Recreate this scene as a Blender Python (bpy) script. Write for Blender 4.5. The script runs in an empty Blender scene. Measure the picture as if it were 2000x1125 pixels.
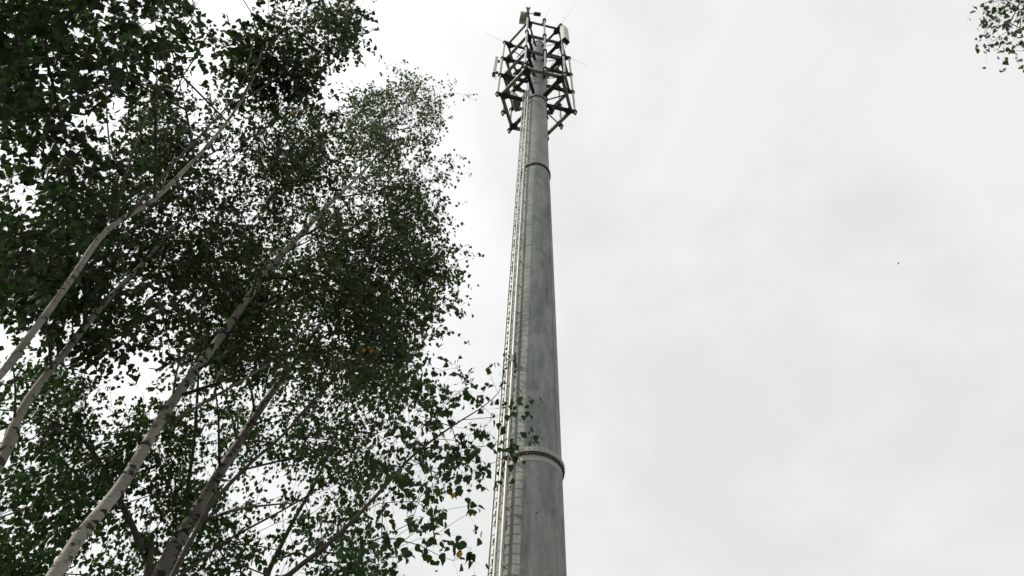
import bpy, math, random
import numpy as np
from mathutils import Vector, Matrix

# ------------------------------------------------------------------ camera, sky, sun, exposure
SC = bpy.context.scene
COL = SC.collection
FPX = 24 / 36 * 2000
PITCH = math.radians(53.88); ROLL = math.radians(-3.24)
EYE = np.array([0.0, 0.0, 1.6])
_R = np.array([1.0, 0, 0]); _U = np.array([0, -math.sin(PITCH), math.cos(PITCH)]); _F = np.array([0, math.cos(PITCH), math.sin(PITCH)])
RC = math.cos(ROLL) * _R - math.sin(ROLL) * _U
UC = math.sin(ROLL) * _R + math.cos(ROLL) * _U

cam = bpy.data.cameras.new('camera'); cam.lens = 24; cam.sensor_width = 36; cam.clip_start = 0.05; cam.clip_end = 3000
cam_o = bpy.data.objects.new('camera', cam); COL.objects.link(cam_o)
M = Matrix.Identity(4)
for i in range(3):
    M[i][0] = RC[i]; M[i][1] = UC[i]; M[i][2] = -_F[i]; M[i][3] = EYE[i]
cam_o.matrix_world = M
SC.camera = cam_o

SUN_EL = math.radians(36)
sun_to = np.array([-math.cos(math.radians(7)) * math.cos(SUN_EL), -math.sin(math.radians(7)) * math.cos(SUN_EL), math.sin(SUN_EL)])
SUN_STRENGTH = 3.4
sl = bpy.data.lights.new('sun', 'SUN'); sl.energy = SUN_STRENGTH; sl.angle = math.radians(1.3); sl.color = (1.0, 0.91, 0.79)
so = bpy.data.objects.new('sun', sl); COL.objects.link(so)
so.rotation_euler = Vector(sun_to).to_track_quat('Z', 'Y').to_euler()
so.location = (-40, -5, 60)

world = bpy.data.worlds.new('World'); SC.world = world; world.use_nodes = True
wn = world.node_tree; wn.nodes.clear()
def N(nt, typ, **kw):
    n = nt.nodes.new(typ)
    for k, v in kw.items(): setattr(n, k, v)
    return n
L = wn.links.new
out = N(wn, 'ShaderNodeOutputWorld'); bg = N(wn, 'ShaderNodeBackground'); bg.inputs['Strength'].default_value = 0.1
sky = N(wn, 'ShaderNodeTexSky', sky_type='NISHITA'); sky.sun_disc = False
sky.sun_elevation = SUN_EL; sky.sun_rotation = math.atan2(sun_to[0], sun_to[1])
tc = N(wn, 'ShaderNodeTexCoord')
# overcast sheet of cloud, brighter round the veiled sun, with soft darker folds
nz = N(wn, 'ShaderNodeTexNoise'); nz.inputs['Scale'].default_value = 3.6; nz.inputs['Detail'].default_value = 6; nz.inputs['Roughness'].default_value = 0.52; nz.inputs['Distortion'].default_value = 0.15
mp = N(wn, 'ShaderNodeMapping'); mp.inputs['Location'].default_value = (0.9, 0.35, 0.2); mp.inputs['Scale'].default_value = (1, 1, 1.3)
L(tc.outputs['Generated'], mp.inputs[0]); L(mp.outputs[0], nz.inputs['Vector'])
cr = N(wn, 'ShaderNodeValToRGB')
cr.color_ramp.elements[0].position = 0.40; cr.color_ramp.elements[0].color = (0.755, 0.768, 0.758, 1)
cr.color_ramp.elements[1].position = 0.60; cr.color_ramp.elements[1].color = (0.85, 0.86, 0.855, 1)
L(nz.outputs['Fac'], cr.inputs[0])
nrm = N(wn, 'ShaderNodeVectorMath', operation='NORMALIZE'); L(tc.outputs['Generated'], nrm.inputs[0])
dt = N(wn, 'ShaderNodeVectorMath', operation='DOT_PRODUCT'); dt.inputs[1].default_value = tuple(sun_to); L(nrm.outputs[0], dt.inputs[0])
mr = N(wn, 'ShaderNodeMapRange', interpolation_type='SMOOTHSTEP')
mr.inputs['From Min'].default_value = 0.25; mr.inputs['From Max'].default_value = 1.0; mr.inputs['To Min'].default_value = 10.6; mr.inputs['To Max'].default_value = 16.5
L(dt.outputs['Value'], mr.inputs['Value'])
ml = N(wn, 'ShaderNodeVectorMath', operation='SCALE'); L(cr.outputs[0], ml.inputs[0]); L(mr.outputs[0], ml.inputs['Scale'])
mx = N(wn, 'ShaderNodeMix', data_type='RGBA'); mx.inputs['Factor'].default_value = 0.96
L(sky.outputs[0], mx.inputs['A']); L(ml.outputs[0], mx.inputs['B'])
L(mx.outputs['Result'], bg.inputs['Color']); L(bg.outputs[0], out.inputs[0])

SC.view_settings.view_transform = 'Standard'; SC.view_settings.look = 'None'
SC.view_settings.exposure = 0.0; SC.view_settings.gamma = 1.0; SC.view_settings.use_curve_mapping = False
SC.cycles.max_bounces = 6; SC.cycles.transparent_max_bounces = 4

rnd = random.Random(7)
rng = np.random.default_rng(11)

# ------------------------------------------------------------------ helpers
def ray(px, py):
    return (px - 1000) / FPX * RC - (py - 562.5) / FPX * UC + _F
def at(px, py, d):
    """the point seen at that place of the photograph, d metres away along the ground"""
    r = ray(px, py)
    return EYE + r * (d / math.hypot(r[0], r[1]))
def proj(P):
    Q = np.asarray(P) - EYE
    dep = Q @ _F
    return np.stack([1000 + FPX * (Q @ RC) / dep, 562.5 - FPX * (Q @ UC) / dep, dep], -1)

def tag(o, label=None, cat=None, group=None, kind=None):
    if label: o['label'] = label
    if cat: o['category'] = cat
    if group: o['group'] = group
    if kind: o['kind'] = kind
    return o
def empty(name, loc, label, cat, group=None):
    o = bpy.data.objects.new(name, None); COL.objects.link(o); o.location = tuple(loc); o.empty_display_size = 0.3
    return tag(o, label, cat, group)
def link(name, me, parent=None, loc=(0, 0, 0)):
    o = bpy.data.objects.new(name, me); COL.objects.link(o); o.location = loc
    if parent is not None: o.parent = parent
    return o

class MB:
    """collects shapes (world coordinates) for one mesh object"""
    def __init__(s): s.V = []; s.F = []; s.n = 0; s.smooth = []
    def add(s, V, F, smooth=False):
        V = np.asarray(V, float); s.V.append(V)
        s.F += [tuple(i + s.n for i in f) for f in F]; s.smooth += [smooth] * len(F); s.n += len(V); return s
    def box(s, c, ax, ay, az):
        """c centre, ax/ay/az half-axis vectors"""
        c, ax, ay, az = (np.asarray(q, float) for q in (c, ax, ay, az))
        V = [c + i * ax + j * ay + k * az for i in (-1, 1) for j in (-1, 1) for k in (-1, 1)]
        return s.add(V, [(0, 1, 3, 2), (4, 6, 7, 5), (0, 4, 5, 1), (2, 3, 7, 6), (0, 2, 6, 4), (1, 5, 7, 3)])
    def beam(s, a, b, w, h, up=(0, 0, 1), ibeam=False):
        a = np.asarray(a, float); b = np.asarray(b, float); d = b - a; ln = np.linalg.norm(d); d /= ln
        up = np.asarray(up, float); x = np.cross(d, up)
        if np.linalg.norm(x) < 1e-3: x = np.cross(d, (1, 0, 0))
        x /= np.linalg.norm(x); z = np.cross(x, d); c = (a + b) / 2
        if not ibeam: return s.box(c, x * w / 2, d * ln / 2, z * h / 2)
        t = h * 0.09
        s.box(c + z * (h / 2 - t), x * w / 2, d * ln / 2, z * t)
        s.box(c - z * (h / 2 - t), x * w / 2, d * ln / 2, z * t)
        return s.box(c, x * t * 0.8, d * ln / 2, z * (h / 2 - 2 * t - 0.001))
    def tube(s, P, R, sides=8, caps=True):
        P = np.asarray(P, float); n = len(P); R = np.broadcast_to(np.asarray(R, float), (n,))
        T = np.gradient(P, axis=0); T /= np.linalg.norm(T, axis=1)[:, None] + 1e-12
        ref = np.array([0.3, 0.9, 0.1]) if abs(T.mean(0) @ np.array([.3, .9, .1])) < .85 else np.array([1.0, 0, 0.2])
        X = np.cross(T, ref); X /= np.linalg.norm(X, axis=1)[:, None]; Y = np.cross(T, X)
        th = np.arange(sides) * 2 * math.pi / sides
        V = P[:, None] + R[:, None, None] * (np.cos(th)[None, :, None] * X[:, None] + np.sin(th)[None, :, None] * Y[:, None])
        F = []
        for i in range(n - 1):
            for j in range(sides):
                k = (j + 1) % sides
                F.append((i * sides + j, i * sides + k, (i + 1) * sides + k, (i + 1) * sides + j))
        s.add(V.reshape(-1, 3), F, True)
        if caps:
            m = s.n - n * sides
            s.F += [tuple(m + j for j in range(sides))[::-1], tuple(m + (n - 1) * sides + j for j in range(sides))]; s.smooth += [False, False]
        return s
    def lathe(s, c, prof, sides=64, rings_closed=False):
        """prof: list of (r, z)"""
        th = np.arange(sides) * 2 * math.pi / sides
        V = [(c[0] + r * math.cos(t), c[1] + r * math.sin(t), z) for r, z in prof for t in th]; F = []; n = len(prof)
        for i in range(n - 1):
            for j in range(sides):
                k = (j + 1) % sides; F.append((i * sides + j, i * sides + k, (i + 1) * sides + k, (i + 1) * sides + j))
        return s.add(V, F, True)
    def build(s, name, mat, parent=None, origin=(0, 0, 0)):
        me = bpy.data.meshes.new(name); o3 = np.asarray(origin, float)
        V = np.concatenate(s.V) - o3
        me.from_pydata(V.tolist(), [], s.F); me.polygons.foreach_set('use_smooth', s.smooth)
        me.materials.append(mat); me.update()
        if any(s.smooth):
            try: me.set_sharp_from_angle(angle=math.radians(35))
            except Exception: pass
        loc = o3 - (np.array(parent.matrix_basis.translation) if (parent is not None and parent.type == 'EMPTY') else 0) if parent is not None else o3
        if parent is not None and parent.type != 'EMPTY':       # sub-part: subtract the whole chain
            q = parent; t = np.zeros(3)
            while q is not None: t += np.array(q.location); q = q.parent
            loc = o3 - t
        return link(name, me, parent, tuple(loc))

def mat(name, col, rough=0.7, metal=0.0, noise=None, bump=0.0, spec=0.4):
    """noise: (scale xyz, amount, colour2) mottling in object space"""
    m = bpy.data.materials.new(name); m.use_nodes = True; nt = m.node_tree; b = nt.nodes['Principled BSDF']
    b.inputs['Base Color'].default_value = (*col, 1); b.inputs['Roughness'].default_value = rough; b.inputs['Metallic'].default_value = metal
    b.inputs['Specular IOR Level'].default_value = spec
    if noise:
        sc, amt, c2 = noise
        t = N(nt, 'ShaderNodeTexCoord'); p = N(nt, 'ShaderNodeMapping'); p.inputs['Scale'].default_value = sc
        nt.links.new(t.outputs['Object'], p.inputs[0])
        z = N(nt, 'ShaderNodeTexNoise'); z.inputs['Scale'].default_value = 1; z.inputs['Detail'].default_value = 6
        nt.links.new(p.outputs[0], z.inputs['Vector'])
        r = N(nt, 'ShaderNodeMapRange'); r.inputs['From Min'].default_value = .35; r.inputs['From Max'].default_value = .65; r.inputs['To Max'].default_value = amt
        nt.links.new(z.outputs['Fac'], r.inputs['Value'])
        x = N(nt, 'ShaderNodeMix', data_type='RGBA'); x.inputs['A'].default_value = (*col, 1); x.inputs['B'].default_value = (*c2, 1)
        nt.links.new(r.outputs[0], x.inputs['Factor']); nt.links.new(x.outputs['Result'], b.inputs['Base Color'])
        if bump:
            bp = N(nt, 'ShaderNodeBump'); bp.inputs['Strength'].default_value = bump; bp.inputs['Distance'].default_value = 0.01
            nt.links.new(z.outputs['Fac'], bp.inputs['Height']); nt.links.new(bp.outputs[0], b.inputs['Normal'])
    return m

def concrete(name, base, dark, light, seed, blotch=0.75):
    m = bpy.data.materials.new(name); m.use_nodes = True; nt = m.node_tree; b = nt.nodes['Principled BSDF']; lk = nt.links.new
    b.inputs['Roughness'].default_value = 0.75; b.inputs['Specular IOR Level'].default_value = 0.35
    t = N(nt, 'ShaderNodeTexCoord')
    def ns(scale, detail, rough, lo, hi, dist=0.0, loc=0.0):
        p = N(nt, 'ShaderNodeMapping'); p.inputs['Scale'].default_value = scale; p.inputs['Location'].default_value = (seed + loc, seed * 1.7, seed * .6)
        lk(t.outputs['Object'], p.inputs[0])
        z = N(nt, 'ShaderNodeTexNoise'); z.inputs['Scale'].default_value = 1; z.inputs['Detail'].default_value = detail; z.inputs['Roughness'].default_value = rough
        z.inputs['Distortion'].default_value = dist; lk(p.outputs[0], z.inputs['Vector'])
        r = N(nt, 'ShaderNodeMapRange'); r.inputs['From Min'].default_value = lo; r.inputs['From Max'].default_value = hi; lk(z.outputs['Fac'], r.inputs['Value'])
        return r.outputs[0], z.outputs['Fac']
    def mixc(a, bcol, f):
        x = N(nt, 'ShaderNodeMix', data_type='RGBA')
        if isinstance(a, tuple): x.inputs['A'].default_value = (*a, 1)
        else: lk(a, x.inputs['A'])
        x.inputs['B'].default_value = (*bcol, 1); lk(f, x.inputs['Factor']); return x.outputs['Result']
    def mul(f, k):
        q = N(nt, 'ShaderNodeMath', operation='MULTIPLY'); lk(f, q.inputs[0]); q.inputs[1].default_value = k; return q.outputs[0]
    f1, _ = ns((1.3, 1.3, 0.45), 6, .6, .42, .66, .6)          # broad damp patches
    f2, _ = ns((9, 9, 0.35), 4, .55, .45, .75, 0, 5)          # vertical run-off streaks
    f3, _ = ns((1.8, 1.8, 1.1), 5, .6, .55, .75, .3, 9)       # pale efflorescence
    f4, raw4 = ns((60, 60, 30), 3, .7, .3, .7, 0, 2)           # grain
    f5, _ = ns((5, 5, 2.2), 8, .65, .5, .62, 1.2, 14)          # small marks
    c = mixc(base, dark, mul(f1, blotch)); c = mixc(c, dark, mul(f2, .28)); c = mixc(c, light, mul(f3, .55)); c = mixc(c, dark, mul(f5, .3)); c = mixc(c, dark, mul(f4, .3))
    lk(c, b.inputs['Base Color'])
    bp = N(nt, 'ShaderNodeBump'); bp.inputs['Strength'].default_value = .25; bp.inputs['Distance'].default_value = .006; lk(raw4, bp.inputs['Height']); lk(bp.outputs[0], b.inputs['Normal'])
    return m

def leaf_mat(name, c1, c2, trans, rough=.62):
    m = bpy.data.materials.new(name); m.use_nodes = True; nt = m.node_tree; nt.nodes.clear(); lk = nt.links.new
    o = N(nt, 'ShaderNodeOutputMaterial'); d = N(nt, 'ShaderNodeBsdfPrincipled'); t = N(nt, 'ShaderNodeBsdfTranslucent'); x = N(nt, 'ShaderNodeMixShader')
    g = N(nt, 'ShaderNodeTexCoord'); z = N(nt, 'ShaderNodeTexNoise'); z.inputs['Scale'].default_value = 2.5; z.inputs['Detail'].default_value = 3; lk(g.outputs['Object'], z.inputs['Vector'])
    w = N(nt, 'ShaderNodeTexWhiteNoise', noise_dimensions='1D'); gi = N(nt, 'ShaderNodeNewGeometry'); lk(gi.outputs['Random Per Island'], w.inputs['W'])
    a = N(nt, 'ShaderNodeMath', operation='ADD'); lk(z.outputs['Fac'], a.inputs[0]); lk(w.outputs['Value'], a.inputs[1])
    h = N(nt, 'ShaderNodeMath', operation='MULTIPLY'); h.inputs[1].default_value = .5; lk(a.outputs[0], h.inputs[0])
    q = N(nt, 'ShaderNodeMix', data_type='RGBA'); q.inputs['A'].default_value = (*c1, 1); q.inputs['B'].default_value = (*c2, 1); lk(h.outputs[0], q.inputs['Factor'])
    lk(q.outputs['Result'], d.inputs['Base Color']); d.inputs['Roughness'].default_value = rough; d.inputs['Specular IOR Level'].default_value = .14
    tm = N(nt, 'ShaderNodeMix', data_type='RGBA', blend_type='MULTIPLY'); tm.inputs['Factor'].default_value = 1; tm.inputs['B'].default_value = (*trans, 1); lk(q.outputs['Result'], tm.inputs['A']); lk(tm.outputs['Result'], t.inputs['Color'])
    x.inputs[0].default_value = .30; lk(d.outputs[0], x.inputs[1]); lk(t.outputs[0], x.inputs[2]); lk(x.outputs[0], o.inputs[0])
    return m

def birch_bark(name, white, dark, amt):
    m = bpy.data.materials.new(name); m.use_nodes = True; nt = m.node_tree; b = nt.nodes['Principled BSDF']; lk = nt.links.new
    b.inputs['Roughness'].default_value = .75; b.inputs['Specular IOR Level'].default_value = .25
    t = N(nt, 'ShaderNodeTexCoord')
    def ns(scale, det, lo, hi, seed):
        p = N(nt, 'ShaderNodeMapping'); p.inputs['Scale'].default_value = scale; p.inputs['Location'].default_value = (seed,) * 3; lk(t.outputs['Object'], p.inputs[0])
        z = N(nt, 'ShaderNodeTexNoise'); z.inputs['Scale'].default_value = 1; z.inputs['Detail'].default_value = det; lk(p.outputs[0], z.inputs['Vector'])
        r = N(nt, 'ShaderNodeMapRange'); r.inputs['From Min'].default_value = lo; r.inputs['From Max'].default_value = hi; lk(z.outputs['Fac'], r.inputs['Value']); return r.outputs[0], z.outputs['Fac']
    f1, z1 = ns((9, 9, 70), 3, .60, .68, 1)      # lenticels: thin rings
    f2, z2 = ns((7, 7, 12), 6, .56, .63, 4)       # dark scars
    f3, _ = ns((3, 3, 4), 4, .35, .75, 8)        # grey weathering
    def mixc(a, bc, f, k):
        q = N(nt, 'ShaderNodeMath', operation='MULTIPLY'); lk(f, q.inputs[0]); q.inputs[1].default_value = k
        x = N(nt, 'ShaderNodeMix', data_type='RGBA')
        if isinstance(a, tuple): x.inputs['A'].default_value = (*a, 1)
        else: lk(a, x.inputs['A'])
        x.inputs['B'].default_value = (*bc, 1); lk(q.outputs[0], x.inputs['Factor']); return x.outputs['Result']
    c = mixc(white, (white[0] * .45, white[1] * .43, white[2] * .4), f3, .8)
    c = mixc(c, dark, f1, .7 * amt); c = mixc(c, dark, f2, .95 * amt)
    lk(c, b.inputs['Base Color'])
    bp = N(nt, 'ShaderNodeBump'); bp.inputs['Strength'].default_value = .5; bp.inputs['Distance'].default_value = .004; lk(z1, bp.inputs['Height']); lk(bp.outputs[0], b.inputs['Normal'])
    return m

MT = {
 'conc1': concrete('weathered_concrete_lower', (.295, .30, .285), (.080, .093, .096), (.40, .395, .36), 3.0, .72),
 'conc2': concrete('weathered_concrete_middle', (.305, .315, .30), (.090, .110, .114), (.41, .405, .37), 7.3, .8),
 'conc3': concrete('weathered_concrete_upper', (.34, .34, .32), (.155, .168, .17), (.42, .42, .385), 12.1, .7),
 'flange': mat('pale_flange', (.35, .35, .32), .7, 0, ((3, 3, 6), .5, (.28, .28, .26)), .1),
 'rim': mat('joint_shade_and_fittings', (.035, .033, .03), .8),  # near black: painted shade under the flanges, also collar and plugs
 'mast': mat('painted_steel_mast', (.22, .235, .235), .55, 0, ((1.5, 1.5, .8), .6, (.14, .155, .16)), .05),
 'dark': mat('dark_steel', (.04, .043, .047), .6, .2, ((6, 6, 6), .5, (.025, .027, .03)), .05),
 'galv': mat('galvanised_steel', (.24, .25, .245), .55, .25, ((5, 5, 5), .6, (.14, .15, .15)), .05),
 'pipe': mat('pale_galvanised_pipe', (.50, .51, .485), .5, .15, ((4, 4, 2), .5, (.36, .37, .36)), .03),
 'alu': mat('aluminium_ladder', (.43, .427, .41), .5, .2, ((6, 6, 1.5), .6, (.26, .26, .255)), .02),
 'cable': mat('black_cable', (.02, .02, .022), .5, 0, ((8, 8, 8), .5, (.035, .035, .035))),
 'radome': mat('grey_green_radome', (.36, .38, .34), .5, 0, ((2, 2, 2), .3, (.3, .31, .28))),
 'panel': mat('white_fibreglass', (.50, .50, .485), .45, 0, ((2, 2, 1), .4, (.5, .5, .48))),
 'grass': mat('grass', (.055, .075, .03), .95, 0, ((.8, .8, .8), 1, (.08, .075, .045)), .3),
 'leaf_a': leaf_mat('birch_leaf_green', (.026, .051, .018), (.050, .080, .030), (1.1, 1.6, .6)),
 'leaf_d': leaf_mat('birch_leaf_lit', (.028, .056, .019), (.054, .086, .032), (1.1, 1.6, .6)),  # the green leaf made brighter, light put into its colour
 'leaf_b': leaf_mat('birch_leaf_dark', (.020, .035, .017), (.042, .060, .028), (1.1, 1.5, .65)),
 'leaf_c': leaf_mat('birch_leaf_pale', (.034, .055, .024), (.082, .104, .050), (1.05, 1.5, .75)),
 'leaf_y': leaf_mat('leaf_turned_yellow', (.50, .30, .03), (.62, .28, .04), (1.2, 1.0, .6)),
 'bark1': birch_bark('birch_bark_pale', (.37, .345, .315), (.035, .03, .027), 1.0),
 'bark2': birch_bark('birch_bark_grey', (.26, .238, .215), (.04, .033, .03), 1.0),
 'bark3': mat('dark_young_bark', (.035, .027, .023), .8, 0, ((20, 20, 8), .8, (.07, .056, .048)), .3),
 'knot': mat('black_bark_scar', (.022, .018, .016), .9, 0, ((30, 30, 30), .8, (.05, .04, .035)), .4),
 'bird': mat('dark_plumage', (.03, .028, .028), .8, 0, ((20, 20, 20), .5, (.06, .055, .05))),
}

# ------------------------------------------------------------------ ground
def ground():
    n = 60; xs = np.sinh(np.linspace(-6.2, 6.2, n)); xs *= 900 / xs.max()
    V = []; F = []
    for y in xs:
        for x in xs:
            r = math.hypot(x, y)
            V.append((x, y, 0.04 * math.sin(x * .31 + 1) * math.cos(y * .27) * min(1, r / 8) + (0 if r < 60 else .6 * math.sin(x * .012) * math.cos(y * .015))))
    for j in range(n - 1):
        for i in range(n - 1): F.append((j * n + i, j * n + i + 1, (j + 1) * n + i + 1, (j + 1) * n + i))
    m = MB().add(V, F, True)
    tag(m.build('ground', MT['grass']), 'dark short grass under the birches and round the tower foot', kind='structure')
ground()

# ------------------------------------------------------------------ telecom tower
CX, CY = .886, 16.0
G = 1.6                                   # eye height: heights measured from the lens get this added
tower = empty('telecom_tower', (CX, CY, 0), 'tall tapering concrete telecom tower with a side ladder and a steel antenna cage on top', 'telecom tower')
AX = (CX, CY)
def prof_r(z):                            # z above the lens
    return float(np.interp(z, [-1.6, 9.7, 12.9, 20.7, 30.8, 31.7, 41.5], [.99, .905, .875, .820, .735, .715, .630]))
def section(z0, z1, m, name='pillar_section'):
    zs = np.arange(z0, z1 + 1e-6, (z1 - z0) / max(4, int((z1 - z0) / 1.5)))
    b = MB(); b.lathe(AX, [(prof_r(z), z + G) for z in zs], 96); return b.build(name, MT[m], tower, (CX, CY, z0 + G))
section(-1.6, 12.62, 'conc1'); section(13.05, 31.72, 'conc2'); section(31.86, 41.45, 'conc3')
def ring(r_in, r_out, z0, z1, m, name, sides=96):
    b = MB(); b.lathe(AX, [(r_in, z0 + G), (r_out, z0 + G), (r_out, z1 + G), (r_in, z1 + G), (r_in, z0 + G)], sides)
    return b.build(name, MT[m], tower, (CX, CY, z0 + G))
# lower joint: pale collar, dark ring painting the shade under it, bolts, narrow pale lip
ring(.80, .950, 12.90, 13.05, 'flange', 'flange_ring')
ring(.80, .938, 12.83, 12.898, 'rim', 'underside_shade_ring')  # shade below the overhang, made as a near-black ring
ring(.80, .885, 12.62, 12.828, 'flange', 'flange_lip')
bm_ = MB()
for k in range(56):
    a = k * 2 * math.pi / 56
    c = np.array([CX + .918 * math.cos(a), CY + .918 * math.sin(a), 12.80 + G]); bm_.tube([c, c + (0, 0, .045)], .013, 6)
tag(bm_.build('flange_bolts', MT['galv'], tower, (CX, CY, 12.8 + G)), kind='stuff')
ring(.65, .778, 31.78, 31.86, 'conc3', 'flange_ring'); ring(.65, .772, 31.66, 31.778, 'rim', 'underside_shade_ring');  # the near-black ring is painted shade beneath the upper flange
# top collar and steel mast
ring(.50, .665, 41.45, 41.62, 'rim', 'collar')
b = MB(); b.lathe((CX + .06, CY), [(.02, 41.5 + G), (.52, 41.5 + G), (.56, 43.5 + G), (.60, 44.6 + G), (.635, 46.2 + G), (.635, 46.4 + G), (.68, 46.4 + G), (.68, 46.5 + G), (.58, 46.5 + G), (.56, 50.2 + G)], 64)
b.build('steel_mast', MT['mast'], tower, (CX, CY, 41.5 + G))
b = MB(); b.lathe((CX + .08, CY), [(.40, 50.2 + G), (.635, 50.2 + G), (.635, 50.35 + G), (.52, 50.35 + G), (.50, 53.5 + G), (.545, 53.5 + G), (.545, 53.62 + G), (.46, 53.62 + G), (.46, 53.9 + G), (.02, 53.95 + G)], 64)
b.build('steel_mast', MT['mast'], tower, (CX, CY, 50.2 + G))
for zc in (44.0, 45.1, 48.6):
    b = MB(); rr = .60 if zc < 44.5 else (.65 if zc < 46 else .60)
    th = np.linspace(0, 2 * math.pi, 49)
    b.tube(np.stack([CX + rr * np.cos(th), CY + rr * np.sin(th), zc + G + .1 * np.sin(th + 1)], 1), .012, 6); b.build('cable_band', MT['galv'], tower, (CX, CY, zc + G))

# --- ladder
PHI = math.radians(-50.5)
rad = np.array([math.sin(PHI), -math.cos(PHI), 0]); tan = np.array([math.cos(PHI), math.sin(PHI), 0])
STAND = .29
def lad(z, t=0.0, off=0.0):
    return np.array([CX, CY, 0]) + rad * (prof_r(z) + STAND + off) + tan * t + np.array([0, 0, z + G])
ZL = [-1.4, 9.7, 12.9, 20.7, 31.2, 42.6]
def rail(t, w, dpt, name, parent, m='alu', off=0.0):
    b = MB()
    for z0, z1 in zip(ZL[:-1], ZL[1:]):
        b.beam(lad(z0, t, off), lad(z1 - .006, t, off), dpt, w, up=tan)
    return b.build(name, MT[m], parent, tuple(lad(ZL[0], t, off)))
lb = MB()
for z0, z1 in zip(ZL[:-1], ZL[1:]):
    lb.beam(lad(z0), lad(z1 - .006), .06, .055, up=tan)
ladder = lb.build('ladder', MT['alu'], tower, tuple(lad(ZL[0])))
ladder['label'] = 'aluminium climbing ladder with a central rail'
rail(-.24, .03, .05, 'side_rail', ladder); rail(.24, .055, .07, 'side_rail', ladder)
# rungs share one mesh
rb = MB(); rb.tube([np.array([-.225, 0, 0]), np.array([-.0, 0, 0]), np.array([.215, 0, 0])], .0145, 8)
ro = rb.build('rung', MT['alu'], ladder)
rme = ro.data; first = True
base_l = np.array(ladder.location) + np.array(tower.location)
z = -1.15; k = 0; nubs = MB()
while z < 42.5:
    p = lad(z) - base_l
    o = ro if first else ro.copy()
    if not first: COL.objects.link(o); o.parent = ladder
    first = False
    o.location = tuple(p); o.rotation_euler = (0, 0, PHI)
    z += .28; k += 1
# stand-off brackets
bk = MB(); q = np.zeros(3)
bk.box((.02, .045, 0), (.035, 0, 0), (0, .045, 0), (0, 0, .055)); bk.beam((.02, .09, -.02), (.02, .27, -.10), .026, .035)
bo = bk.build('bracket', MT['alu'], ladder); first = True
z = -.6
while z < 42:
    for t in (.235, -.20):
        p = lad(z, t) - base_l
        o = bo if first else bo.copy()
        if not first: COL.objects.link(o); o.parent = ladder
        first = False
        o.location = tuple(p); o.rotation_euler = (0, 0, PHI)
    z += 1.66
# feeder cables behind the left half, clamped to rack pegs that stick out to the left
for j, (t, off) in enumerate(((-.17, -.09), (-.13, -.12), (-.20, -.13))):
    zs = np.arange(-1.5, 43, .14)
    P = [lad(zz, t + .016 * math.sin(zz * 5.1 + j * 2) + .010 * math.sin(zz * 11 + j), off + .01 * math.sin(zz * 7 + j)) for zz in zs]
    MB().tube(P, .014 + .003 * j, 6).build('feeder_cable', MT['cable'], tower, tuple(P[0]))
cl = MB(); cl.box((0, 0, 0), (.075, 0, 0), (0, .022, 0), (0, 0, .06))
co = cl.build('cable_clamp', MT['cable'], tower); first = True; base_t = np.array(tower.location)
pg = MB(); pg.beam((-.30, 0, 0), (.10, 0, 0), .02, .02)
po = pg.build('cable_peg', MT['galv'], tower)
z = -1.0; k = 0
while z < 42.3:
    o = co if first else co.copy(); p2 = po if first else po.copy()
    if not first:
        for o_ in (o, p2): COL.objects.link(o_); o_.parent = tower
    first = False
    o.location = tuple(lad(z + rnd.uniform(-.05, .05), -.165 + rnd.uniform(-.02, .02), -.10) - base_t); o.rotation_euler = (0, rnd.uniform(-.25, .25), PHI)
    p2.location = tuple(lad(z, -.02, -.14) - base_t); p2.rotation_euler = (0, 0, PHI)
    z += .56
# work lamp / junction box on the ladder
b = MB(); c = lad(16.75, .27, -.02); b.box(c, tan * .05, rad * .06, (0, 0, .16)); c2 = lad(16.7, .1, -.1); b.box(c2, tan * .07, rad * .05, (0, 0, .09))
b.build('junction_box', MT['dark'], tower, tuple(c))
# formwork plugs and lifting sockets left in the concrete
for ang, zz in ((1, 13.32), (15, 13.45), (-12, 15.1), (2, 18.3), (30, 21.0), (-2, 24.2), (14, 30.4), (-6, 33.3), (22, 37.2), (5, 10.9), (28, 9.2)):
    a = math.radians(ang); n_ = np.array([math.sin(a), -math.cos(a), 0]); c = np.array([CX, CY, zz + G]) + n_ * prof_r(zz)
    MB().tube([c - n_ * .03, c + n_ * .008], .022, 10).build('socket_plug', MT['rim'], tower, tuple(c))
for zz in (13.0,):
    cb = MB()
    for k in range(40):
        a = k * 2 * math.pi / 40; n_ = np.array([math.sin(a), -math.cos(a), 0]); c = np.array([CX, CY, 12.975 + G]) + n_ * .95; cb.tube([c - n_ * .01, c + n_ * .016], .016, 6)
    tag(cb.build('collar_bolts', MT['galv'], tower, (CX, CY, zz + G)), kind='stuff')
# lightning conductor strip down the far right flank
b = MB()
for ang in (52,):
    a = math.radians(ang)
    P = [np.array([CX + (prof_r(zz) + .012) * math.sin(a), CY - (prof_r(zz) + .012) * math.cos(a), zz + G]) for zz in np.linspace(13.1, 31.6, 20)]
    b.tube(P, .010, 5)
b.build('earth_strip', MT['galv'], tower, tuple(P[0]))

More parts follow.
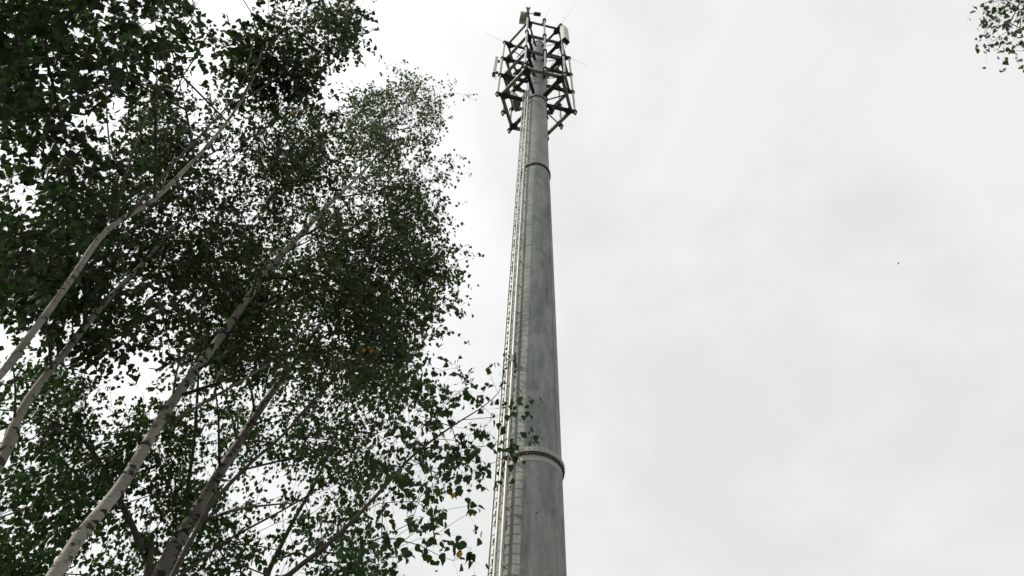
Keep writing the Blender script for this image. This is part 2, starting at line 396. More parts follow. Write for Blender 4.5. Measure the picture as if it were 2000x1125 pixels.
# --- antenna cage: four hexagonal rings, radial beams, pipes on the corners and on three edges
RH, ROT, Z0, DZ = 2.275, -.345, 41.97, 3.525
def hx(k, l, r=RH, dz=0.0):
    a = ROT + k * math.pi / 3
    return np.array([CX + r * math.sin(a), CY - r * math.cos(a), Z0 + DZ * l + G + dz])
def mid(k, l, out=0.0, dz=0.0):
    p = (hx(k, l) + hx(k + 1, l)) / 2; a = ROT + (k + .5) * math.pi / 3
    return p + np.array([math.sin(a), -math.cos(a), 0]) * out + np.array([0, 0, dz])
for l in range(4):
    for k in range(6):
        a, b_ = hx(k, l), hx(k + 1, l); d = (b_ - a) / np.linalg.norm(b_ - a)
        s = .20 if l == 0 else (.18 if l < 3 else .14)
        f = MB(); f.beam(a + d * .06, b_ - d * .06, s, s, ibeam=(l > 0))
        ro_ = f.build('ring_beam', MT['galv'], tower, tuple(a))
        bb = MB()                                            # bolts along the upper flange
        nrm2 = np.array([d[1], -d[0], 0])
        for u in (.2, .4, .6, .8):
            c = a + (b_ - a) * u + np.array([0, 0, s / 2 + .03]) + nrm2 * .04; bb.box(c, d * .022, nrm2 * .022, (0, 0, .045))
        tag(bb.build('bolts', MT['dark'], ro_, tuple(a)), kind='stuff')
        # radial beam to the mast
        c0 = np.array([CX, CY, a[2]]); dr = (c0 - a) / np.linalg.norm(c0 - a)
        inner = c0 - dr * (.66 if l == 0 else (.60 if l == 1 else (.49 if l == 2 else .42)))
        f = MB(); f.beam(a + dr * .07, inner, .19 if l < 3 else .13, .26 if l < 3 else .18, ibeam=True)
        f.build('radial_beam', MT['dark'], tower, tuple(a))
        # gusset plate at the corner (horizontal, chamfered)
        sd = np.cross(dr, (0, 0, 1)); t = .012
        pl = [a + dr * x + sd * y for x, y in ((-.08, -.08), (-.08, .08), (.06, .22), (.20, .24), (.48, .09), (.48, -.09), (.20, -.24), (.06, -.22))]
        zf = -s / 2 - .02 if l == 0 else -.12
        V = [p_ + (0, 0, zf) for p_ in pl] + [p_ + (0, 0, zf + 2 * t) for p_ in pl]; n8 = 8
        F = [tuple(range(n8)), tuple(range(n8, 2 * n8))[::-1]] + [(i, i + n8, (i + 1) % n8 + n8, (i + 1) % n8) for i in range(n8)]
        F = [tuple(f_[::-1]) for f_ in F]
        MB().add(V, F).build('gusset_plate', MT['dark'], tower, tuple(a))
        if k in (1, 2, 3, 5) and l == 0:                                   # knee braces
            f = MB(); f.beam((a + b_) / 2 + (0, 0, -.02), c0 + ((a + b_) / 2 - c0) * .30, .07, .06); f.build('tie_bar', MT['dark'], tower, tuple(a))
for k in range(6):                                             # slanting stays between levels, at the corners next to the mast
    for l in range(3):
        if k in (0, 1):
            a = hx(k, l, RH - .08, .1); c = hx(k, l + 1, .56, -.15)
            MB().tube([a, c], .028, 6).build('stay_rod', MT['dark'], tower, tuple(a))
# small ladder-like grid at the service platform
for k in (5,):
    for l in (1, 2):
        for u in (.35, .65):
            a = hx(k, l) * (1 - u) + hx(k + 1, l) * u; c = np.array([CX, CY, a[2]]); f = MB(); f.beam(a, a + (c - a) * .45, .05, .05); f.build('tie_bar', MT['dark'], tower, tuple(a))
        a1 = hx(k, l, RH - .55) * .8 + hx(k + 1, l, RH - .55) * .2; b1 = hx(k, l, RH - .55) * .2 + hx(k + 1, l, RH - .55) * .8
        f = MB(); f.beam(a1, b1, .05, .05); f.build('tie_bar', MT['dark'], tower, tuple(a1))

POLE_R = .070
def clamp(c, direction, sc=1.0):
    b = MB(); d = np.asarray(direction, float)
    s = np.cross(d, (0, 0, 1))
    b.lathe((c[0], c[1]), [(POLE_R + .005, c[2] - .05 * sc), (POLE_R + .075, c[2] - .05 * sc), (POLE_R + .075, c[2] + .07 * sc), (POLE_R + .005, c[2] + .07 * sc)], 14)
    b.box(c - d * .16 + (0, 0, .01), d * .11, s * .12, (0, 0, .09 * sc)); return b
def pole(p0, outdir, z_lo, z_hi, levels, rod=None):
    b = MB(); P = [np.array([p0[0], p0[1], z]) for z in (z_lo, z_lo + .05, z_hi - .05, z_hi)]
    b.tube(P, POLE_R, 14); b.lathe((p0[0], p0[1]), [(POLE_R + .001, z_lo - .01), (POLE_R + .02, z_lo - .01), (POLE_R + .02, z_lo + .1), (POLE_R + .001, z_lo + .1)], 12)
    po_ = b.build('antenna_pole', MT['pipe'], tower, (p0[0], p0[1], z_lo))
    for zl in levels:
        clamp(np.array([p0[0], p0[1], zl]), outdir).build('clamp', MT['dark'], po_, (p0[0], p0[1], zl))
    clamp(np.array([p0[0], p0[1], z_hi - .1]), outdir, 1.3).build('clamp', MT['dark'], po_, (p0[0], p0[1], z_hi - .1))
    if rod is not None:
        a = np.array([p0[0], p0[1], z_hi]); MB().tube([a, a + np.asarray(rod) * .5 + (0, 0, -.02), a + np.asarray(rod)], [.009, .007, .005], 5).build('lightning_rod', MT['galv'], po_, tuple(a))
    return po_
OUT = .26
for k in range(6):
    a = ROT + k * math.pi / 3; od = np.array([math.sin(a), -math.cos(a), 0])
    p = hx(k, 0, RH + OUT); ztop = Z0 + DZ * 3 + G + .35
    lv = [Z0 + DZ * l + G for l in (0, 1, 2)]
    rod = {0: od * .2 + np.array([-.25, -.1, 3.2]), 1: od * 1.3 + np.array([.2, 0, 2.2]), 2: od * 1.55 + np.array([0, .35, .25]), 5: od * 1.6 + np.array([0, -.2, .5]), 3: od * 1.3 + (0, 0, 1.6), 4: od * 1.3 + (0, 0, 1.6)}[k]
    pole(p, od, Z0 + G - .35, ztop, lv, rod)
for k in (0, 2, 4, 3):
    a = ROT + (k + .5) * math.pi / 3; od = np.array([math.sin(a), -math.cos(a), 0])
    p = mid(k, 0, OUT)
    pole(p, od, Z0 + G - .4, Z0 + DZ * 3 + G + .5, [Z0 + DZ * l + G for l in (0, 1, 2)], (od * .3 + np.array([.35, 0, 3.0])) if k == 0 else None)

# --- equipment on the cage: separate things
def near_pole(px, py, z):
    """point seen there at height z"""
    r = ray(px, py); return EYE + r * ((z - EYE[2]) / r[2])
zt = Z0 + DZ * 3 + G
c = near_pole(1021, 35, zt + 1.55)
pA = hx(0, 0, RH + OUT)
dish = empty('dish_antenna', tuple(c), 'round grey green drum dish antenna facing left at the very top of the antenna cage', 'dish antenna')
ax = np.array([-.97, -.10, .05]); ax /= np.linalg.norm(ax); u1 = np.cross(ax, (0, 0, 1)); u1 /= np.linalg.norm(u1); u2 = np.cross(u1, ax)
def lathe_ax(prof, c, sides=40):
    th = np.arange(sides) * 2 * math.pi / sides; V = [c + ax * h + (u1 * math.cos(t) + u2 * math.sin(t)) * r for r, h in prof for t in th]; n = len(prof)
    F = [(i * sides + j, i * sides + (j + 1) % sides, (i + 1) * sides + (j + 1) % sides, (i + 1) * sides + j) for i in range(n - 1) for j in range(sides)]
    return MB().add(V, F, True)
lathe_ax([(.01, .27), (.40, .24), (.46, .20), (.46, -.18), (.44, -.20)], c).build('drum', MT['radome'], dish, tuple(c))
lathe_ax([(.44, -.20), (.36, -.34), (.16, -.46), (.10, -.58), (.01, -.58)], c).build('reflector_back', MT['radome'], dish, tuple(c))
zb = pA[2] + DZ * 3
b = MB(); pt = np.array([pA[0], pA[1], 0]); b.beam(c - ax * .5, np.array([pA[0], pA[1], c[2]]), .14, .16); b.box((pA[0], pA[1], c[2] - .1), (.11, 0, 0), (0, .11, 0), (0, 0, .28)); b.beam(c - ax * .3 + (0, 0, -.3), (pA[0], pA[1], c[2] - .6), .05, .05)
b.tube([(pA[0], pA[1], zt + .35), (pA[0], pA[1], c[2] + .35)], .05, 10)
b.build('mount', MT['dark'], dish, tuple(c))
# obstruction lamp and camera
ol = empty('obstruction_lamp', (pA[0], pA[1], c[2] + .35), 'small black twin obstruction lamp on a thin stalk beside the drum dish', 'obstruction lamp')
b = MB(); b.tube([(pA[0], pA[1], c[2] + .36), (pA[0], pA[1], c[2] + 1.15)], .03, 8); b.box((pA[0], pA[1], c[2] + .75), (.09, 0, 0), (0, .05, 0), (0, 0, .06)); b.build('stalk', MT['dark'], ol, (pA[0], pA[1], c[2] + .36))
for s in (-.09, .10):
    b = MB(); b.lathe((pA[0] + s, pA[1]), [(.01, c[2] + 1.15), (.06, c[2] + 1.17), (.075, c[2] + 1.45), (.05, c[2] + 1.6), (.01, c[2] + 1.62)], 14); b.box((pA[0] + s / 2, pA[1], c[2] + 1.2), (.07, 0, 0), (0, .03, 0), (0, 0, .03)); b.build('lamp_head', MT['dark'], ol, (pA[0] + s, pA[1], c[2] + 1.15))
cm = empty('surveillance_camera', (pA[0] + .1, pA[1], c[2] - .3), 'short black cylinder camera on an arm pointing right from the dish pole', 'camera')
b = MB(); b.beam((pA[0] + .11, pA[1], c[2] - .22), (pA[0] + .48, pA[1], c[2] - .2), .05, .06); b.build('arm', MT['dark'], cm, (pA[0], pA[1], c[2] - .3))
b = MB(); b.tube([(pA[0] + .46, pA[1], c[2] - .20), (pA[0] + .95, pA[1] + .05, c[2] - .12)], .15, 18); b.build('housing', MT['dark'], cm, (pA[0], pA[1], c[2] - .3))

def panel_antenna(c, face, w, dpt, h, label, tilt=0.0):
    face = np.asarray(face, float); face /= np.linalg.norm(face); sd = np.cross(face, (0, 0, 1)); e = empty('panel_antenna', tuple(c), label, 'panel antenna', 'panel antennas on the cage')
    c = np.asarray(c, float)
    # rounded radome cross-section
    cs = [(-w / 2, -dpt / 2), (-w / 2, dpt * .2), (-w * .42, dpt * .42), (-w * .25, dpt * .5), (w * .25, dpt * .5), (w * .42, dpt * .42), (w / 2, dpt * .2), (w / 2, -dpt / 2)]
    V = [c + sd * x + face * y + np.array([0, 0, zz]) for zz in (-h / 2, h / 2) for x, y in cs]; n = len(cs)
    F = [(i, (i + 1) % n, (i + 1) % n + n, i + n) for i in range(n)] + [tuple(range(n))[::-1], tuple(range(n, 2 * n))]
    MB().add(V, F).build('radome', MT['panel'], e, tuple(c))
    b = MB(); b.box(c + (0, 0, -h / 2 - .035), sd * w * .47, face * dpt * .42, (0, 0, .03))
    for x in (-.3, 0, .3):
        q_ = c + sd * w * x + (0, 0, -h / 2 - .06); b.tube([q_, q_ - (0, 0, .12)], .02, 6); b.tube([q_ - (0, 0, .12), q_ - (0, 0, .35) - face * .08, q_ - face * .22 - (0, 0, .5)], .016, 6)
    b.build('connectors', MT['cable'], e, tuple(c))
    for zz in (-h * .36, h * .36):
        b = MB(); b.box(c - face * (dpt / 2 + .08) + (0, 0, zz), sd * .08, face * .075, (0, 0, .07)); b.build('bracket', MT['dark'], e, tuple(c + (0, 0, zz)))
    return e
a1 = ROT + math.pi / 3; od1 = np.array([math.sin(a1), -math.cos(a1), 0])
a5 = ROT - math.pi / 3; od5 = np.array([math.sin(a5), -math.cos(a5), 0])
pD = hx(1, 0, RH + OUT); pL = hx(5, 0, RH + OUT)
panel_antenna(np.array([pD[0], pD[1], 0]) + od1 * .32 + np.array([0, 0, Z0 + DZ * 2.16 + G]), od1, .55, .34, 3.0, 'large pale box panel antenna on the upper right corner of the cage')
panel_antenna(np.array([pL[0], pL[1], 0]) + od5 * .42 + np.array([0, 0, Z0 + DZ * 1.42 + G]), od5 + np.array([-.25, .0, 0]), .34, .24, 3.3, 'slim pale panel antenna on the left corner of the cage')
# remote radio units inside; the two brown grey boxes stand for sunlit gusset plates
rru = []
for (c, s, lb) in ((hx(4.5, 0, 1.45, 1.5), .35, 'brown grey box for sunlit plates left of the mast, upper of the two'), (hx(4.6, 0, 1.3, .55), .38, 'brown grey box for sunlit plates left of the mast, lower of the two'),
                   (hx(2.15, 0, 1.05, -.15), .22, 'small dark radio box under the cage right of the pillar'), (hx(5.2, 2, 1.0, -.9), .2, 'dark radio box high inside the cage left of the mast'), (hx(4.8, 1, 1.9, .6), .22, 'dark radio box on the far left of the cage behind the slim panel')):
    e = empty('radio_or_plate_box', tuple(c), lb, 'radio unit', 'radio units in the cage')
    ff = c - np.array([CX, CY, c[2]]); ff /= np.linalg.norm(ff); sd = np.cross(ff, (0, 0, 1))
    mm = mat('sunlit_plate_grey', (.26, .24, .225), .6, 0, ((3, 3, 3), .6, (.18, .17, .16))) if s > .3 else MT['dark']  # lighter brown grey imitates sunlit steel on the two larger boxes
    b = MB(); b.box(c, sd * s, ff * s * .45, (0, 0, s * 1.15)); b.build('case', mm, e, tuple(c))
    b = MB()
    for i in range(5): b.box(c + sd * s * (i - 2) * .38 + ff * (s * .45 + .03), sd * .012, ff * .03, (0, 0, s))
    b.build('cooling_fins', mm, e, tuple(c))
    b = MB(); b.box(c - ff * (s * .45 + .05), sd * .05, ff * .05, (0, 0, s * .8)); b.build('bracket', MT['dark'], e, tuple(c))
# loose feeder jumpers hanging through the cage
def jumper(a, b_, sag, r=.013):
    u = np.linspace(0, 1, 12)[:, None]; P = (1 - u) * a + u * b_ - np.array([0, 0, sag]) * (4 * u * (1 - u)) + np.array([.12, .05, 0]) * np.sin(u * 9)
    MB().tube(P, r, 5).build('jumper_cable', MT['cable'], tower, tuple(P[0]))
jumper(hx(1, 2, RH), hx(1, 0, .7, .6), .3); jumper(hx(5, 1, RH), hx(5, 0, .7, .8), .4); jumper(hx(0, 3, RH, .5), hx(0, 0, .62, .5), .2); jumper(hx(5, 1, RH, 1.0), hx(5, 1, .8, .2), .7)
jumper(hx(4, 2, 1.2), hx(4, 0, .7, .3), .3); jumper(hx(1, 1, 1.6, .6), hx(1, 1, .7, .3), .6)

# ------------------------------------------------------------------ bird
bp = at(1754.5, 514.5, 62.0)
bird = empty('bird', tuple(bp), 'tiny dark bird flying far off in the pale sky right of the tower', 'bird')
d1 = np.array([.75, .2, -.62]); d1 /= np.linalg.norm(d1); sx = np.cross(d1, (0, 0, 1)); sx /= np.linalg.norm(sx)
b = MB(); us = np.linspace(-1, 1, 9); b.tube([bp + d1 * .11 * u for u in us], [max(.004, .030 * math.sqrt(max(0, 1 - (u * .95) ** 2)) * (1 - .3 * u)) for u in us], 10); b.build('body', MT['bird'], bird, tuple(bp))
for s in (-1, 1):
    pr = [(0, .035), (.08, .05), (.16, -.01), (.18, -.05), (.11, -.025), (0, -.03)]
    V = [bp + sx * s * x + d1 * y + np.array([0, 0, .12 * x + t]) for t in (-.004, .004) for x, y in pr]
    F = [tuple(range(6)), tuple(range(6, 12))[::-1]] + [(i, i + 6, (i + 1) % 6 + 6, (i + 1) % 6) for i in range(6)]
    MB().add(V, F).build('wing', MT['bird'], bird, tuple(bp))

# ------------------------------------------------------------------ birch trees
def catmull(P, step=.12):
    P = np.asarray(P, float); out_ = []
    Q = np.vstack([2 * P[0] - P[1], P, 2 * P[-1] - P[-2]])
    for i in range(1, len(Q) - 2):
        n = max(2, int(np.linalg.norm(Q[i + 1][:3] - Q[i][:3]) / step)); u = np.linspace(0, 1, n, endpoint=False)[:, None]
        a, b_, c, d = Q[i - 1], Q[i], Q[i + 1], Q[i + 2]
        out_.append(.5 * (2 * b_ + (c - a) * u + (2 * a - 5 * b_ + 4 * c - d) * u ** 2 + (3 * b_ - a - 3 * c + d) * u ** 3))
    out_.append(P[-1:]); return np.vstack(out_)

# leaf templates: base at origin, tip at +Y, folded on the midrib (two n-gons)
LEAF_FAR = (np.array([(0, 0, 0), (.40, .26, .07), (.24, .66, .05), (0, 1, -.06), (-.24, .66, .05), (-.40, .26, .07)]), [(0, 1, 2, 3), (0, 3, 4, 5)])
_ol = [(.16, .00), (.34, .10), (.43, .24), (.38, .36), (.36, .46), (.24, .58), (.21, .68), (.10, .82)]
LEAF_NEAR = (np.array([(0, .02, 0)] + [(x, y, .16 * x) for x, y in _ol] + [(0, 1, -.05)] + [(-x, y, .16 * x) for x, y in _ol[::-1]] + [(.012, -.38, .02), (-.012, -.38, .02), (-.012, .03, 0), (.012, .03, 0)]),
             [tuple(range(0, 10)), (0,) + tuple(range(9, 18)), (18, 21, 20, 19)])

def leaf_frames(n, out_dir, droop=.9):
    """random rotation matrices: blade hanging outward and down"""
    Y = np.asarray(out_dir) * .5 + rng.normal(0, .55, (n, 3)); Y[:, 2] -= droop; Y /= np.linalg.norm(Y, axis=1)[:, None]
    X = np.cross(Y, rng.normal(0, 1, (n, 3))); X /= np.linalg.norm(X, axis=1)[:, None]; Zv = np.cross(X, Y)
    return np.stack([X, Y, Zv], 2)
def leaves_mesh(name, pos, Rm, size, template, m):
    V, F = template; n = len(pos); nv = len(V)
    W = pos[:, None] + np.einsum('nij,vj->nvi', Rm, V) * size[:, None, None]
    me = bpy.data.meshes.new(name); me.vertices.add(n * nv); me.vertices.foreach_set('co', W.astype(np.float32).ravel())
    fl = [len(f) for f in F]; idx = np.concatenate([np.array(f) for f in F]); tot = len(idx)
    me.loops.add(n * tot); me.loops.foreach_set('vertex_index', (idx[None] + np.arange(n)[:, None] * nv).astype(np.int32).ravel())
    st = np.concatenate([[0], np.cumsum(fl)[:-1]]); me.polygons.add(n * len(F))
    me.polygons.foreach_set('loop_start', (st[None] + np.arange(n)[:, None] * tot).astype(np.int32).ravel())
    me.update(calc_edges=True); me.materials.append(m); return me
NEAR_ME = {}
for key in ('leaf_a', 'leaf_b', 'leaf_c', 'leaf_d', 'leaf_y'):
    V, F = LEAF_NEAR; me = bpy.data.meshes.new('leaf'); me.from_pydata(V.tolist(), [], F); me.materials.append(MT[key]); NEAR_ME[key] = me

def tubes_mesh(name, chains, m, sides):
    """many thin tubes at once"""
    b = MB()
    for P, R, s in chains: b.tube(P, R, s or sides, caps=False)
    me = bpy.data.meshes.new(name); me.from_pydata(np.concatenate(b.V).tolist(), [], b.F)
    me.polygons.foreach_set('use_smooth', [True] * len(me.polygons)); me.materials.append(m); me.update(); return me

def b_mesh(b, m):
    me = bpy.data.meshes.new('branch'); me.from_pydata(np.concatenate(b.V).tolist(), [], b.F); me.polygons.foreach_set('use_smooth', [True] * len(me.polygons)); me.materials.append(m); return me
def in_poly(x, y, poly):
    c = False; j = len(poly) - 1
    for i in range(len(poly)):
        xi, yi = poly[i]; xj, yj = poly[j]
        if (yi > y) != (yj > y) and x < (xj - xi) * (y - yi) / (yj - yi) + xi: c = not c
        j = i
    return c
HOLES = []
TRUNKS = [  # (pixel line, distance of that stem, half width of the clear strip)
 ([(96, 1135), (160, 1040), (250, 930), (350, 770), (470, 600), (560, 490), (640, 400), (700, 345)], 6.3, 40),
 ([(0, 890), (40, 805), (75, 755), (130, 690), (200, 600), (262, 530)], 5.6, 32),
 ([(0, 722), (60, 645), (140, 542), (212, 452), (305, 392), (368, 325), (420, 262), (470, 195)], 3.8, 30),
 ([(305, 1140), (350, 1060), (400, 975), (447, 892), (500, 808), (535, 762), (575, 712)], 8.0, 34),
 ([(285, 1110), (262, 1030), (228, 965), (190, 895), (150, 848), (85, 815)], 7.4, 26),
 ([(0, 226), (60, 190), (128, 166)], 4.7, 26),
 ([(340, 1120), (412, 985), (498, 900), (557, 850), (645, 745), (722, 650)], 5.4, 20)]
def behind_trunks(x, y, d):
    for line, dt_, w in TRUNKS:
        if d > dt_ + .45: continue
        for (x0, y0), (x1, y1) in zip(line[:-1], line[1:]):
            u = max(0, min(1, ((x - x0) * (x1 - x0) + (y - y0) * (y1 - y0)) / ((x1 - x0) ** 2 + (y1 - y0) ** 2)))
            if math.hypot(x - x0 - u * (x1 - x0), y - y0 - u * (y1 - y0)) < w and rng.random() < .93: d = max(d, dt_ + rng.uniform(.5, 1.6))
    return d
_K = rng.normal(0, 1, (9, 3)); _K = _K / np.linalg.norm(_K, axis=1)[:, None] * rng.uniform(3.2, 6.5, 9)[:, None]; _PH = rng.uniform(0, 6.28, 9)
def clump(p):
    return float(np.sin(_K @ p + _PH).sum() / 3)
def sample(poly, n, d0, d1, holes=()):
    xs = [p[0] for p in poly]; ys = [p[1] for p in poly]; out_ = []; tries = 0
    while len(out_) < n and tries < n * 60:
        tries += 1
        x = rng.uniform(min(xs), max(xs)); y = rng.uniform(min(ys), max(ys))
        if not in_poly(x, y, poly): continue
        bad = False
        for hx_, hy_, hr, hk in list(holes) + HOLES:
            if (x - hx_) ** 2 + (y - hy_) ** 2 < hr * hr and rng.random() < hk: bad = True; break
        if bad: continue
        p = at(x, y, behind_trunks(x, y, rng.uniform(d0, d1)))
        if rng.random() > 1 / (1 + math.exp(-2.6 * clump(p))): continue
        out_.append(p)
    return out_

def birch(label, trunk, radii, crown, leaf_size, twigs, per_twig, leafmat, barkmat, group='birch trees', twig_len=.42, tip_r=.0022, near=False, base=None, knots=12, limb_rise=.5, name='birch_tree', smooth_step=.3, limbs_px=()):
    """trunk: list of (px, py, d); radii at those points; crown: list of points (twig clusters)"""
    P = [at(*t) for t in trunk]
    if base is None:
        d = P[0] - P[1]; d = d / abs(d[2]) * P[0][2] * .55; base = (P[0][0] + d[0], P[0][1] + d[1])
    P = [np.array([base[0], base[1], -.05])] + P
    Rr = [radii[0] * 1.35] + list(radii)
    root = empty(name, (base[0], base[1], 0), label, 'tree', group)
    C = catmull(np.hstack([np.array(P), np.array(Rr)[:, None]]))
    T, TR = C[:, :3], np.maximum(C[:, 3], .003)
    T = T + np.stack([.012 * np.sin(T[:, 2] * 2.3 + base[0]), .012 * np.sin(T[:, 2] * 1.7 + 1), 0 * T[:, 2]], 1)
    b = MB(); b.tube(T, TR * (1 + .03 * np.sin(np.arange(len(T)) * 1.9) * (rng.random(len(T)) > .5)), 14)
    trunk_o = b.build('trunk', MT[barkmat], root, (base[0], base[1], 0))
    # skeleton
    step = max(1, int(.2 / .12)); ti = np.arange(0, len(T), step)
    low = T[:, 2] > min(p[2] for p in crown) - 2.5 if crown else T[:, 2] > 2
    ti = [i for i in ti if low[i]] or [len(T) - 1]
    pos = [T[i] for i in ti]; par = [-1] * len(ti); trr = [TR[i] for i in ti]; ntr = len(ti)
    A = np.array(crown); Tn = np.array(pos)
    dd = np.min(np.linalg.norm(A[:, None] - Tn[None], axis=2), axis=1) + rng.uniform(0, .35, len(A)); A = A[np.argsort(dd)]
    cap = ntr + len(A) * 24; NP = np.zeros((cap, 3)); NP[:ntr] = Tn; n = ntr; PA = np.full(cap, -1); ends = []; dep = np.zeros(cap)
    for a in A:
        D = a - NP[:n]; h = np.hypot(D[:, 0], D[:, 1]); dist = np.linalg.norm(D, axis=1)
        cost = dist + np.maximum(0, limb_rise * h - D[:, 2]) * .9 + dep[:n] * .12
        j = int(np.argmin(cost)); p0 = NP[j]; ln = dist[j]; k = max(1, min(20, int(ln / smooth_step)))
        mid_ = (p0 + a) / 2 + np.array([0, 0, .10 * ln]) + rng.normal(0, .06 * ln + .01, 3); prev = j
        for q in range(1, k + 1):
            u = q / k; pp = (1 - u) ** 2 * p0 + 2 * u * (1 - u) * mid_ + u * u * a
            if q < k: pp = pp + rng.normal(0, .018, 3)
            NP[n] = pp; PA[n] = prev; dep[n] = dep[prev] + ln / k; prev = n; n += 1
        ends.append((prev, j))
    cnt = np.zeros(n); 
    for e, _ in ends: cnt[e] += 1
    for i in range(n - 1, ntr - 1, -1):
        if PA[i] >= 0: cnt[PA[i]] += cnt[i]
    rad_ = tip_r * np.power(np.maximum(cnt, 1), 1 / 2.3)
    kids = {}
    for i in range(ntr, n): kids.setdefault(int(PA[i]), []).append(i)
    limb_of = np.full(n, -1); limbs = {}
    starts = [(t, c) for t in range(ntr) for c in kids.get(t, [])]
    tr_cap = np.concatenate([np.array(trr), np.zeros(n - ntr)])
    stack = [(t, c, c) for t, c in starts]; chains = []
    while stack:
        par0, c, lid = stack.pop(); ch = [par0, c]; cur = c
        while cur in kids:
            ks = sorted(kids[cur], key=lambda q: -cnt[q]); 
            for o_ in ks[1:]: stack.append((cur, o_, lid))
            cur = ks[0]; ch.append(cur)
        r = rad_[ch].copy(); r[0] = rad_[c]
        if par0 < ntr: r = np.minimum(r, tr_cap[par0] * .62 + .001)
        chains.append((NP[ch], r, lid))
    # thick limbs as parts, the rest as one twig mass
    first = {}
    for P_, r_, lid in chains: first[lid] = max(first.get(lid, 0), r_.max())
    big = sorted([l for l in first if first[l] > .008], key=lambda l: -first[l])[:26]
    tw = []
    for l in big:
        cs = [(P_, r_, 7 if r_.max() > .006 else 4) for P_, r_, lid in chains if lid == l and r_.max() > .0045]
        me = tubes_mesh('branch', cs, MT['bark3'], 6); o_ = link('branch', me, root, tuple(-np.array(root.location)))
    tw += [(P_, r_, 3) for P_, r_, lid in chains if not (lid in big and r_.max() > .0045)]
    for path, r0, r1, bm__ in limbs_px:
        C2 = catmull([at(*q) for q in path], .1); b = MB(); b.tube(C2, np.linspace(r0, r1, len(C2)), 8)
        link('branch', b_mesh(b, MT[bm__]), root, tuple(-np.array(root.location)))
    # hanging twigs with leaves
    lp = []; lo = []; ls = []
    tc_ = T.mean(0)
    for e, j in ends:
        a = NP[e]; o2 = a - NP[PA[e]]; o2[2] *= .3; o2 = o2 / (np.linalg.norm(o2) + 1e-6)
        nt_ = max(1, int(twigs * rng.lognormal(-.08, .42) + .5))
        for _ in range(nt_):
            d = o2 * .6 + rng.normal(0, .7, 3); d[2] = d[2] * .6 + .15; d /= np.linalg.norm(d); L_ = twig_len * rng.uniform(.5, 1.35)
            q = [a]; m_ = 6
            for s_ in range(m_):
                d = d + np.array([0, 0, -.26]) + rng.normal(0, .13, 3); d /= np.linalg.norm(d); q.append(q[-1] + d * L_ / m_)
            q = np.array(q); tw.append((q, np.linspace(tip_r * .6, tip_r * .3, len(q)), 3))
            k = max(2, int(rng.normal(per_twig, per_twig * .25))); u = np.sort(rng.uniform(.12, 1, k)) * m_; i0 = np.minimum(u.astype(int), m_ - 1); fr = (u - i0)[:, None]
            lp.append(q[i0] * (1 - fr) + q[i0 + 1] * fr + rng.normal(0, .018, (k, 3))); lo.append(np.tile(d, (k, 1)))
    link('twigs', tubes_mesh('twigs', tw, MT['bark3'], 3), root, tuple(-np.array(root.location)))['kind'] = 'stuff'
    lp = np.concatenate(lp); lo = np.concatenate(lo); n_l = len(lp)
    ls = leaf_size * (1.28 - .75 * rng.random(n_l) ** 1.6); Rm = leaf_frames(n_l, lo)
    keep = np.ones(n_l, bool)
    if near:
        q = proj(lp); ok = (q[:, 0] > 2) & (q[:, 0] < 1998) & (q[:, 1] > 2) & (q[:, 1] < 1123) & (q[:, 2] > 0)
        order = np.argsort(np.where(ok, q[:, 2] / ls, 1e9))[:min(near if near > 1 else 300, int(ok.sum()), 300)]
        keep[order] = False
        ro_ = np.array(root.location)
        for i in order:
            o_ = bpy.data.objects.new('leaf', NEAR_ME[leafmat]); COL.objects.link(o_); o_.parent = root
            mw = Matrix([[*(Rm[i][r_] * ls[i]), lp[i][r_] - ro_[r_]] for r_ in range(3)] + [[0, 0, 0, 1]]); o_.matrix_basis = mw
    me = leaves_mesh('foliage', lp[keep], Rm[keep], ls[keep], LEAF_NEAR if near else LEAF_FAR, MT[leafmat])
    tag(link('foliage', me, root, tuple(-np.array(root.location))), kind='stuff')
    # black scars where limbs leave the trunk
    if knots:
        kms = []
        for w in (.55, .72, .88):
            us = [(math.cos(t), math.sin(t)) for t in np.linspace(0, 2 * math.pi, 14, endpoint=False)]; V = [(0, -1.13, .05)]
            for x, y in us:
                V.append((x * w, -math.sqrt(1 - (x * w) ** 2) * 1.085, y * (.30 if y > 0 else .22) - .32 * abs(x) ** 1.6))
            for x, y in us:
                V.append((x * w, -math.sqrt(1 - (x * w) ** 2) * .90, V[len(V) - 14][2] * 1.1))
            kme = bpy.data.meshes.new('bark_scar'); kme.from_pydata(V, [], [(0, 1 + i, 1 + (i + 1) % 14) for i in range(14)] + [(1 + i, 15 + i, 15 + (i + 1) % 14, 1 + (i + 1) % 14) for i in range(14)]); kme.materials.append(MT['knot']); kms.append(kme)
        vis = [i for i in range(len(T)) if proj(T[i][None])[0][2] > 0 and 0 < proj(T[i][None])[0][1] < 1125 and 0 <= proj(T[i][None])[0][0]]
        if len(vis) > 5:
            for q in np.linspace(1, len(vis) - 3, knots):
                i = vis[min(len(vis) - 3, max(0, int(q + rng.uniform(-1.5, 1.5))))]; tn = T[i + 1] - T[i]; tn /= np.linalg.norm(tn)
                v = EYE - T[i]; v -= tn * (v @ tn); v /= np.linalg.norm(v); th = rng.uniform(-1.3, 1.3)
                y_ = -(math.cos(th) * v + math.sin(th) * np.cross(tn, v)); x_ = np.cross(y_, tn); s_ = TR[i]
                w_ = 1.0; h_ = rng.uniform(.6, 1.25)
                mw = Matrix([[x_[r_] * s_ * w_ * 1.0, y_[r_] * s_ * 1.0, tn[r_] * s_ * h_, T[i][r_] - root.location[r_] + (-y_[r_]) * s_ * .0] for r_ in range(3)] + [[0, 0, 0, 1]])
                o_ = bpy.data.objects.new('bark_scar', kms[int(rng.integers(3))]); COL.objects.link(o_); o_.parent = root; o_.matrix_basis = mw
    return root

